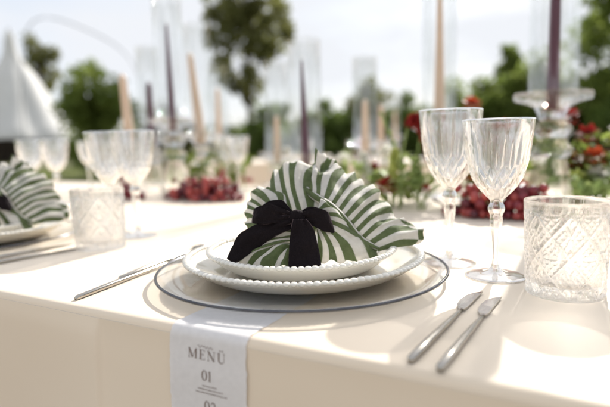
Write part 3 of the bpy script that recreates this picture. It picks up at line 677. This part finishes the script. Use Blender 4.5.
# ------------------------------------------------------------------ crystal
def tri(x): x = x % 1.0; return 1 - abs(2 * x - 1)
def groove(x, w_): return max(0.0, 1 - abs((x % 1.0) - 0.5) / w_)
def make_tumbler(label, loc, rz):
    t = thing('crystal_tumbler', label, 'tumbler', loc, rz, 'cut crystal tumblers')
    H_, r0, r1 = 0.093, 0.0366, 0.0395
    outp = [(0.0005, 0.0012), (0.020, 0.0012), (0.029, 0.0), (r0 - 0.001, 0.0), (r0, 0.0012)]
    n_out = 96
    for i in range(1, n_out): k = i / n_out; outp.append((r0 + (r1 - r0) * k, 0.0012 + (H_ - 0.0025) * k))
    outp += [(r1, H_ - 0.0012), (r1 - 0.0008, H_), (r1 - 0.0018, H_), (r1 - 0.0026, H_ - 0.0012)]
    inn = []
    for i in range(1, 22): k = 1 - i / 22; inn.append((r0 - 0.0046 + (r1 - r0 + 0.0018) * k, 0.014 + (H_ - 0.0152) * k))
    inn += [(r0 - 0.006, 0.0115), (0.022, 0.0102), (0.0005, 0.0100)]
    def fn(r, z, a, i):
        if 4 < i < 4 + n_out and z < H_ * 0.90:
            u = a / (2 * math.pi); v = z / H_
            d = 0.0; p, q = u * 7 + v * 2.3, u * 7 - v * 2.3
            d = max(groove(p, 0.13), groove(q, 0.13))                    # big crossing wedge cuts
            cp_, cq_ = (p % 1.0), (q % 1.0); cell = (math.floor(p) + math.floor(q)) % 2
            if cell: d = max(d, 0.55 * groove(p * 5, 0.42), 0.55 * groove(q * 5, 0.42))      # hobnail fields
            else:
                x_, y_ = (cp_ + cq_) % 1.0 - 0.5, (cp_ - cq_) * 0.5; rad = math.hypot(x_, y_)
                d = max(d, 0.7 * groove(math.atan2(y_, x_) / (2 * math.pi) * 12, 0.42) * min(1, rad * 6))   # stars
            if v < 0.12: d = max(d, 0.8 * groove(u * 42, 0.45))
            fade = min(1, (0.90 - v) / 0.05) * min(1, v / 0.03)
            r -= 0.0026 * d * max(0, fade)
        return r, z
    lathe('glass_body', outp + inn, M['crystal'], t, 336, fn, smooth=True)
    return t
tA = make_tumbler('cut crystal tumbler at the right edge, the nearest glass', (0.2554, 0.4907, TZ + 0.0004), 0.3)
def place(o, loc, rz, label):
    c = copy_tree(o); c.location = loc; c.rotation_euler = (0, 0, rz); c['label'] = label; c.scale = (1, 1, 1); return c
place(tA, (-0.3185, 0.7777, TZ + 0.0004), 1.1, 'cut crystal tumbler right of the left-edge napkin')
def make_wine(label, loc, rz):
    t = thing('wine_glass', label, 'wine glass', loc, rz, 'cut crystal wine glasses')
    # outer bowl, rim down to the neck
    prof = [(38.0, 182), (37.0, 172), (35.6, 160), (34.0, 148), (32.2, 136), (29.8, 125), (26.2, 115), (21.5, 106.5), (16.0, 99.5), (11.0, 94.5), (7.6, 91.0)]
    o = cat_curve([(r, 0, z) for r, z in prof], 64)[:, [0, 2]] / 1000
    inn = cat_curve([(0.5, 0, 101), (7.0, 0, 103.8), (12, 0, 108.6), (17.0, 0, 114.8), (21.6, 0, 122.6), (25.7, 0, 132.6), (29.0, 0, 144.4), (32.8, 0, 160), (35.6, 0, 171), (36.7, 0, 181.4), (37.3, 0, 182.3)], 30)[:, [0, 2]] / 1000
    P = inn.tolist() + o.tolist(); ni = len(inn)
    def fn(r, z, a, i):
        if i >= ni:
            h = (z - 0.0915) / 0.0905; u = a / (2 * math.pi); d = 0.0
            if h < 0.86:
                lo = max(0.0, min(1.0, (0.50 - h) * 10)) * min(1, h * 6)      # diamond field below
                d = lo * max(groove(u * 14 + h * 3.4, 0.22), groove(u * 14 - h * 3.4, 0.22))
                w1 = 0.26 * max(0.05, (0.86 - h) / 0.42)                      # long wedges above, thinning upwards
                hi = max(0.0, min(1.0, (h - 0.36) * 10)) * max(0.0, min(1.0, (0.86 - h) * 6))
                d = max(d, hi * groove(u * 14 + 0.5, max(w1, 0.06)))
                w2 = 0.20 * max(0.05, (0.68 - h) / 0.3)
                if h < 0.68: d = max(d, hi * 0.8 * groove(u * 14, max(w2, 0.05)))
                r -= 0.0032 * d
        return r, z
    lathe('bowl', P, M['crystal'], t, 240, fn, smooth=True)
    stem = [(7.6, 91.0), (6.4, 88.5), (7.4, 86.2), (9.0, 82.5), (9.2, 79.5), (8.0, 75.5), (6.6, 73.0), (7.0, 69.5), (6.9, 63.0), (5.2, 50.0), (3.7, 38.0), (3.3, 28.0), (3.6, 18.0), (5.2, 11.0), (8.5, 7.0)]
    def fs(r, z, a, i):
        if 0.020 < z < 0.0705: 
            k = (a / (2 * math.pi) * 8) % 1.0 - 0.5; r *= math.cos(math.pi / 8) / math.cos(k * math.pi / 4)
        elif 0.074 < z < 0.088: r *= 1 - 0.05 * groove(a / (2 * math.pi) * 8, 0.5)
        return r, z
    lathe('stem', (cat_curve([(r, 0, z) for r, z in stem], 44)[:, [0, 2]] / 1000).tolist(), M['crystal'], t, 64, fs)
    foot = [(8.5, 7.0), (13, 4.8), (20, 3.6), (28, 2.8), (32.2, 2.1), (32.8, 1.2), (32.2, 0.3), (28, 0.4), (14, 1.2), (0.5, 1.6)]
    lathe('foot', [(r / 1000, z / 1000) for r, z in foot], M['crystal'], t, 72)
    return t
wA = make_wine('cut crystal wine glass behind the knives, front of the pair', (0.2112, 0.5568, TZ + 0.0002), 0.1)
place(wA, (0.1790, 0.6245, TZ + 0.0002), 0.5, 'cut crystal wine glass, back of the pair beside the front plate').scale = (1, 1, 1.04)
wA.scale = (1, 1, 0.957)
place(wA, (-0.292, 0.875, TZ + 0.0002), 0.9, 'cut crystal wine glass behind the left tumbler, right of its pair')
place(wA, (-0.345, 0.900, TZ + 0.0002), 0.2, 'cut crystal wine glass behind the left tumbler, left of its pair')
place(wA, (-0.690, 1.420, TZ + 0.0002), 0.7, 'blurred wine glass above the left-edge napkin, right of its pair')
place(wA, (-0.790, 1.480, TZ + 0.0002), 0.3, 'blurred wine glass above the left-edge napkin, left of its pair')
for a, b, lab in ((0.95, 1.33, 'blurred wine glass across the table behind the left red grapes'), (1.03, 1.38, 'blurred wine glass across the table left of the grapes'),
                  (1.55, 1.36, 'blurred wine glass far along the table near the beige candles'), (1.63, 1.32, 'blurred wine glass far along the table under the dark tree'),
                  (0.33, 1.37, 'blurred wine glass across the table behind the striped napkin'), (0.25, 1.33, 'blurred wine glass across the table above the napkin peak')):
    place(wA, TB(a, b, 0.0002), a * 3, lab)

# ------------------------------------------------------------------ candles in glass candlesticks
stick_prof = [(58, 0), (60, 3), (59, 7), (50, 12), (45, 22), (42, 40), (38, 70), (33, 95), (30, 106), (28, 112), (34, 118), (40, 126), (40, 131), (33, 138), (28, 146), (26, 152), (32, 160), (36, 168), (36, 174), (28, 181), (23, 186), (24, 192), (28, 202), (33, 212), (48, 219), (68, 224), (71, 229), (71, 236), (68, 240), (64, 238), (52, 235), (16, 234), (14.5, 231), (14.0, 205), (0.5, 203)]
def make_stick(label, loc, hs=1.0):
    t = thing('glass_candlestick', label, 'candlestick', loc, 0, 'glass candlesticks')
    P = (cat_curve([(r, 0, z) for r, z in stick_prof[:24]], 70)[:, [0, 2]] / 1000).tolist()
    lathe('pedestal', [(0.0005, 0.002)] + [(r, z * hs) for r, z in P], M['stick_glass'], t, 48)
    lathe('dish', [(r / 1000, z / 1000 - 0.212 + 0.212 * hs) for r, z in stick_prof[23:]], M['stick_glass'], t, 64)
    return t
def make_tube(label, loc, r=0.046, h=0.38):
    t = thing('glass_chimney', label, 'candle chimney', loc, 0, 'glass candle chimneys')
    lathe('glass_wall', [(r, 0), (r, h * .33), (r, h * .66), (r, h - 0.001), (r - 0.0012, h), (r - 0.0024, h - 0.001), (r - 0.0024, h * .66), (r - 0.0024, h * .33), (r - 0.0024, 0)], M['thin_glass'], t, 56, closed=True)
    return t
def make_candle(label, loc, mat, h, r0=0.0125, r1=0.006, lean=(0, 0), group='taper candles'):
    t = thing('taper_candle', label, 'candle', loc, 0, group)
    k = 14; P = [(r0 + (r1 - r0) * (i / (k - 1)) ** 1.0, h * i / (k - 1)) for i in range(k)] + [(r1 * .55, h + r1 * .8), (0.0012, h + r1 * 1.2)]
    wb = lathe('wax_body', P, M[mat], t, 24, caps=True)
    tube('wick', [(0, 0, h), (0.0005, 0, h + 0.010), (0.0015, 0, h + 0.016)], 0.0009, M['wick'], wb, 6)
    t.rotation_euler = (lean[0], lean[1], 0); return t
first = {}
def candle_set(x, y, where, mat, ch, hs=1.0, tube_h=0.38, lean=(0, 0), r0=0.0125, r1=0.006, tr=0.046):
    key = hs
    base = Vector((x, y, TZ + 0.0002))
    if key not in first: first[key] = make_stick('clear turned glass candlestick ' + where, base, hs)
    else: place(first[key], base, 0, 'clear turned glass candlestick ' + where)
    dz = 0.212 * hs - 0.212
    if tube_h: make_tube('clear glass chimney round the candle ' + where, base + Vector((0, 0, 0.2355 + dz)), tr, tube_h)
    make_candle(('plum' if mat == 'plum' else 'beige') + ' taper candle ' + where, base + Vector((0, 0, 0.2055 + dz)), mat, ch, r0, r1, lean)
candle_set(0.484, 1.00, 'at the right behind the tumbler', 'plum', 0.42, 1.0, 0.40, r0=0.0115, r1=0.0075)
candle_set(0.368, 1.39, 'behind the pair of wine glasses', 'beige', 0.40, 0.80, 0.44, r0=0.0165, r1=0.006)
candle_set(0.006, 1.36, 'right behind the napkin peak', 'plum', 0.275, 0.46, 0.30, r0=0.0135, r1=0.0028, lean=(0, -0.02))
candle_set(-0.405, 1.60, 'behind the left red grapes', 'plum', 0.315, 1.0, 0.36, r0=0.0120, r1=0.004, lean=(0, -0.01))
candle_set(-0.345, 1.74, 'next to the plum candle on the left', 'beige', 0.29, 0.80, 0.36, r0=0.0165, r1=0.010, lean=(0, -0.09))
candle_set(-0.600, 1.78, 'left of the plum candle on the left', 'beige', 0.23, 0.80, 0.0, r0=0.0175, r1=0.012, lean=(0, -0.06))
candle_set(-0.620, 2.10, 'far along the table between the left candles', 'plum', 0.24, 0.80, 0.36, r0=0.0150, r1=0.011)
candle_set(-0.100, 1.95, 'left of the plum candle in the middle', 'beige', 0.16, 0.46, 0.34, r0=0.013, r1=0.009)
candle_set(0.225, 1.86, 'right of the napkin fan far back', 'beige', 0.17, 0.62, 0.30, r0=0.014, r1=0.010)
candle_set(0.30, 1.98, 'furthest back right of the napkin', 'beige', 0.16, 0.62, 0.0, r0=0.013, r1=0.009)
candle_set(-0.400, 2.45, 'far along the table under the loose tree', 'beige', 0.25, 0.80, 0.34, r0=0.0150, r1=0.010)

# ------------------------------------------------------------------ grapes
ico = None
def ball(name, r, mat, nu=14, nv=9):
    P = [(max(r * math.sin(math.pi * i / nv), 0.0002), -r * math.cos(math.pi * i / nv) * 1.08) for i in range(nv + 1)]
    v, f = lathe_data(P, nu); me = bpy.data.meshes.new(name); me.from_pydata(v, [], f); me.polygons.foreach_set('use_smooth', np.ones(len(f), dtype=bool)); me.materials.append(mat); return me
grape_me = ball('grape', 0.0098, M['grape'])
def grapes(label, x, y, length, ang, n, single=True, half=0.032):
    t = thing('grape_bunch', label, 'grapes', (x, y, TZ), ang, 'bunches of red grapes')
    pts = []; tries = 0; sc = rng.uniform(0.76, 1.14, 400)
    while len(pts) < n and tries < 20000:
        tries += 1; u = rng.uniform(-0.5, 0.5); wv = half * (1 - (abs(u) * 1.75) ** 2 * 0.75)
        yv = rng.uniform(-1, 1) * wv; lay = rng.choice([0, 0, 1, 1, 2, 3]); top = max(0, 1 - (abs(yv) / wv) ** 2)
        z = 0.0108 + lay * 0.0150 + (rng.uniform(0, 0.004) if lay else 0)
        if lay and (top < 0.27 * lay or abs(u) > 0.42 - 0.1 * lay * rng.random()): continue
        p = np.array([u * length, yv, z])
        if all(np.linalg.norm(p - q) > 0.0160 for q in pts): pts.append(p)
    if single:
        for p, s in zip(pts, sc):
            o = bpy.data.objects.new('grape', grape_me); C.objects.link(o); o.parent = t; o.location = p; o.scale = (s, s, s); o.rotation_euler = rng.uniform(0, 6, 3)
    else:
        V = []; F = []; bv = np.array([v.co[:] for v in grape_me.vertices]); bf = np.array([p.vertices[:] for p in grape_me.polygons])
        for p, s in zip(pts, sc): F.append(bf + len(V) * len(bv)); V.append(bv * s + p)
        put(mesh('grapes', np.vstack(V), np.vstack(F), M['grape'], t), kind='stuff')
    tubes('stalk', [(cat_curve([(-length * .52, 0, 0.022), (-length * .2, 0.004, 0.02), (length * .3, 0, 0.018)], 10), np.linspace(.003, .0015, 10)), (cat_curve([(-length * .52, 0, 0.022), (-length * .62, 0.008, 0.03), (-length * .66, 0.02, 0.034)], 8), .0026)], M['bark'], t, 7)
    return t
grapes('bunch of dark red grapes between the wine glass stems and tumbler', 0.375, 0.975, 0.20, RZ, 84, half=0.040)
grapes('bunch of red grapes on the cloth left of the striped napkin', -0.285, 1.44, 0.25, RZ + 0.1, 110, half=0.046)
grapes('small blurred bunch of red grapes beside the left candlesticks', -0.53, 1.52, 0.11, RZ, 26, False)
grapes('blurred bunch of red grapes far along the table', -0.33, 2.15, 0.24, RZ, 50, False)

# ------------------------------------------------------------------ flowers on the table
def petal_ball(rad, n, size, lo=-0.3):
    """overlapping petals round a bloom"""
    P = np.zeros((n, 4, 3)); ga = math.pi * (3 - math.sqrt(5))
    for i in range(n):
        zc = 1 - (1 - lo) * i / (n - 1); r = math.sqrt(max(0, 1 - zc * zc)); a = i * ga
        d = np.array([r * math.cos(a), r * math.sin(a), zc]); tg = np.array([-math.sin(a), math.cos(a), 0]); b = np.cross(d, tg)
        c = d * rad * (0.62 + 0.25 * rng.random()); outv = d * 0.75 + np.array([0, 0, 1]) * 0.25 - b * 0.35; s = size * rng.uniform(.8, 1.2)
        P[i] = [c - outv * s * .5, c + tg * s * .5 + outv * s * .2, c + outv * s * .8, c - tg * s * .5 + outv * s * .2]
    return P
def stem_path(h, bend, ang):
    return cat_curve([(0, 0, 0), (bend * .15 * math.cos(ang), bend * .15 * math.sin(ang), h * .5), (bend * math.cos(ang), bend * math.sin(ang), h)], 10)
def leaf_blades(items):
    V = []; F = []
    for base, tip, wd_ in items:
        base = np.array(base); tip = np.array(tip); d = tip - base; s = np.cross(d, [0, 0, 1.0]); s = s / (np.linalg.norm(s) + 1e-9) * wd_; n = 7; b = len(V)
        for i in range(n):
            t = i / (n - 1); p = base + d * t + np.array([0, 0, 0.25 * np.linalg.norm(d) * math.sin(math.pi * t * .9)]); wv = math.sin(math.pi * (0.08 + 0.9 * t)) 
            V += [p - s * wv, p + np.array([0, 0, -wd_ * .25 * wv]), p + s * wv]
        for i in range(n - 1):
            for k in (0, 1): F.append((b + i * 3 + k, b + i * 3 + k + 1, b + i * 3 + k + 4, b + i * 3 + k + 3))
    return V, F
def flower(label, x, y, h, bend, ang, rad, mat, cat='flower', nleaf=3, group='cut flowers along the table', kind='bloom', n=46):
    t = thing('cut_flower', label, cat, (x, y, TZ + 0.0005), 0, group)
    p = stem_path(h, bend, ang); tube('stem', p, np.linspace(.0032, .0022, 10), M['stem_green'], t, 7)
    tip = p[-1]
    if kind == 'bloom':
        quads('bloom', petal_ball(rad, n, rad * .75) + tip, M[mat], t)
    elif kind == 'tassel':                                # drooping amaranth
        pth = cat_curve([tip, tip + np.array([.02 * math.cos(ang), .02 * math.sin(ang), .012]), tip + np.array([.045 * math.cos(ang), .045 * math.sin(ang), -.03]), tip + np.array([.052 * math.cos(ang), .052 * math.sin(ang), -rad * 5])], 40)
        cs = [tuple(q) for q in pth]; rs = [rad * (0.5 + .6 * math.sin(math.pi * i / 39) ** .6) for i in range(40)]
        quads('tassel', leaves(cs, rs, 1500, 0.0052, 1.0), M[mat], t, smooth=False)
    elif kind == 'spike':                                 # spike of small florets up the stem
        cs = [tuple(q) for q in p[4:]]; quads('florets', leaves(cs, [rad * (1.1 - .12 * i) for i in range(len(cs))], 260, rad * .45, 1.0), M[mat], t, smooth=False)
    it = []
    for k in range(nleaf):
        g = rng.uniform(0, 6.28); b = p[2 + k % 4]; l = rng.uniform(.05, .09); it.append((b, b + np.array([l * math.cos(g), l * math.sin(g), .02]), .010))
    if it: v, f = leaf_blades(it); mesh('leaves', v, f, M['leaf_mid'] if kind == 'tassel' else M['stem_green'], t)
    return t
fl = [
 ('rust red amaranth drooping beside the back wine glass', .215, 1.15, .190, .02, 0.0, .017, 'petal_red', 'tassel'),
 ('dark red bloom low on the cloth right of the napkin', .190, 1.15, .045, .01, 2.0, .024, 'petal_red', 'bloom'),
 ('white bloom above the red amaranth', .275, 1.26, .205, .02, 0, .020, 'petal_white', 'bloom'),
 ('pale green flower spike leaning left of the red amaranth', .235, 1.22, .22, .05, 2.8, .008, 'stem_green', 'spike'),
 ('pale lime flower spike standing right of the napkin', .20, 1.16, .13, .015, 1.0, .016, 'petal_lime', 'spike'),
 ('pale green flower spike behind the back wine glass stem', .255, 1.13, .11, .015, 4.0, .016, 'stem_green', 'spike'),
 ('cream white flower spike behind the napkin edge', .16, 1.27, .12, .02, 2.2, .016, 'petal_white', 'spike'),
 ('small red bloom between napkin and wine glasses', .262, 1.12, .045, .01, 5.0, .012, 'petal_red', 'bloom'),
 ('rust bloom showing above the front wine glass rim', .415, 1.27, .235, .02, 1.2, .022, 'petal_rust', 'bloom'),
 ('rust red bloom behind the front wine glass bowl', .375, 1.12, .12, .02, 0.5, .028, 'petal_rust', 'bloom'),
 ('orange red bloom beside the candlestick foot', .425, 1.03, .045, .01, 0.5, .026, 'petal_rust', 'bloom'),
 ('dark red bloom between wine glass and candlestick', .425, 1.10, .10, .02, 2.5, .026, 'petal_red', 'bloom'),
 ('red dahlia bloom right of the candlestick', .640, 1.18, .150, .02, 0.3, .026, 'petal_red', 'bloom'),
 ('red dahlia bloom lower right of the candlestick', .620, 1.14, .095, .02, 3.3, .024, 'petal_red', 'bloom'),
 ('lime green bloom at the right edge above the tumbler', .655, 1.10, .140, .02, 0.3, .022, 'petal_lime', 'bloom'),
 ('white bloom at the right edge above the tumbler', .690, 1.13, .160, .01, 0.1, .024, 'petal_white', 'bloom'),
 ('white bloom low above the tumbler rim', .605, 1.05, .070, .02, 1.1, .020, 'petal_white', 'bloom'),
 ('lime green bloom low above the tumbler rim', .580, 1.08, .060, .02, 4.1, .022, 'petal_lime', 'bloom'),
 ('pale green flower spike behind the tumbler', .545, 1.10, .12, .02, 1.5, .018, 'stem_green', 'spike'),
 ('pale green flower spike at the right edge', .670, 1.04, .10, .02, 2.5, .018, 'stem_green', 'spike'),
 ('dark red bloom at the far right edge', .720, 1.07, .110, .02, 0.6, .026, 'petal_red', 'bloom'),
 ('white bloom beside the left candlesticks', -.30, 1.72, .150, .02, 1.0, .026, 'petal_white', 'bloom'),
 ('white bloom further along beside the left candlesticks', -.22, 1.85, .140, .02, 3.0, .026, 'petal_white', 'bloom'),
 ('cream white flower spike in front of the dark bush', -.08, 1.90, .13, .03, 1.0, .022, 'petal_white', 'spike'),
 ('small dark red bloom behind the napkin peak', .075, 1.55, .075, .01, 1.0, .022, 'petal_red', 'bloom'),
 ('pale green flower spike behind the napkin peak', .11, 1.50, .12, .03, 1.0, .020, 'stem_green', 'spike'),
]
for lab, x, y, h, bd, an, rd, mt, kd in fl: flower(lab, x, y, h, bd, an, rd, mt, kind=kd)

def sprig(label, x, y, spread, h, n, mat, size):
    t = thing('greenery_sprig', label, 'greenery', (x, y, TZ + 0.001), 0, 'greenery along the table')
    st = []; cs = []; rs = []
    for k in range(5):
        g = k * 1.257 + rng.uniform(-.3, .3); tip = np.array([spread * math.cos(g), spread * math.sin(g), h * rng.uniform(.55, 1)])
        p = cat_curve([(0, 0, 0.003), tip * np.array([.4, .4, .7]), tip], 8); tube('twig', p, np.linspace(.0022, .001, 8), M['stem_green'], t, 6)
        for q in p[2:]: cs.append(tuple(q)); rs.append(spread * .42)
    P = leaves(cs, rs, int(n * 0.6), size, 0.8); P[:, :, 2] = np.maximum(P[:, :, 2], 0.002)
    quads('leaves', P, M[mat], t, smooth=False); return t
sprig('leafy greenery behind the front wine glass', .42, 1.16, .07, .13, 220, 'leaf_mid', .017)
sprig('leafy greenery right of the candlestick', .60, 1.17, .08, .16, 260, 'leaf_mid', .018)
sprig('leafy greenery at the right edge above the tumbler', .69, 1.12, .08, .14, 240, 'leaf_dark', .018)
sprig('low greenery behind the tumbler rim', .58, 1.03, .07, .07, 200, 'stem_green', .014)
sprig('pale greenery right of the napkin', .17, 1.28, .06, .12, 160, 'stem_green', .013)
sprig('greenery below the red amaranth', .26, 1.27, .06, .09, 140, 'leaf_mid', .015)
sprig('greenery among the left candlesticks', -.36, 1.68, .07, .15, 160, 'leaf_mid', .016)
sprig('greenery behind the left red grapes', -.25, 1.80, .07, .13, 160, 'leaf_mid', .016)
more = [('dark red bloom halfway up right of the napkin', .165, 1.30, .075, .02, 1.0, .022, 'petal_red'), ('rust bloom low between napkin and back wine glass', .225, 1.26, .04, .01, 3.0, .022, 'petal_rust'), ('white bloom halfway up right of the napkin', .205, 1.33, .12, .02, 1.0, .022, 'petal_white'), ('cream bloom above the napkin fan', .10, 1.42, .10, .02, 1.0, .022, 'petal_white'),
 ('rust red bloom low behind the wine glass stems', .345, 1.08, .075, .02, 1.0, .024, 'petal_rust'), ('dark red bloom behind the wine glass bowls', .325, 1.15, .14, .02, 2.0, .024, 'petal_red'),
 ('orange bloom left of the candlestick shaft', .455, 1.12, .165, .02, 2.6, .026, 'petal_rust'), ('dark red bloom right of the candlestick shaft', .575, 1.15, .19, .02, 0.6, .028, 'petal_red'),
 ('rust bloom low right of the candlestick', .60, 1.09, .105, .02, 5.6, .024, 'petal_rust'), ('white bloom low among the right flowers', .655, 1.05, .085, .02, 4.6, .024, 'petal_white'),
 ('red bloom behind the left candlesticks', -.44, 1.78, .09, .02, 1.6, .026, 'petal_red')]
for lab, x, y, h, bd, an, rd, mt in more: flower(lab, x, y, h, bd, an, rd, mt)

# ------------------------------------------------------------------ second table, far out of focus
def far_plate(label, a, b):
    t = plate('dinner_plate', label, TB(a, b, 0.0004), 0.137, 0.0225, 0.085, 0.098, 60, 'plates on the second table'); return t
fp = None
for k, (a, w_) in enumerate(((2.3, 'the leftmost'), (1.65, 'the second from the left'), (1.0, 'the third from the left'), (0.35, 'the fourth from the left'), (-0.3, 'the fifth from the left'), (-0.95, 'the sixth from the left'), (-1.6, 'the last on the right'))):
    if fp is None: fp = far_plate('blurred white plate on the second table, ' + w_, a, 3.85)
    else: place(fp, TB(a, 3.85, 0.0004), 0, 'blurred white plate on the second table, ' + w_)
    place(wA, TB(a - 0.24, 3.95, 0.0002), a, 'blurred wine glass on the second table beside the plate, ' + w_)
for k, (a, mat, w_) in enumerate(((2.2, 'beige', 'at the far left of the second table'), (1.35, 'beige', 'left on the second table'), (0.75, 'plum', 'in the middle of the second table'), (0.1, 'beige', 'behind the napkin on the second table'), (-0.55, 'beige', 'right on the second table'), (-0.75, 'beige', 'beside the right one on the second table'))):
    p = TB(a, 4.15); candle_set(p.x, p.y, w_, mat, 0.24, 0.80, 0.34 if k % 2 else 0.0, r0=0.016, r1=0.011)
for a, w_ in ((1.6, 'left on the second table'), (0.9, 'in the middle of the second table'), (-0.2, 'behind the napkin on the second table')):
    p = TB(a, 4.0); grapes('blurred bunch of red grapes ' + w_, p.x, p.y, 0.26, RZ, 46, False)
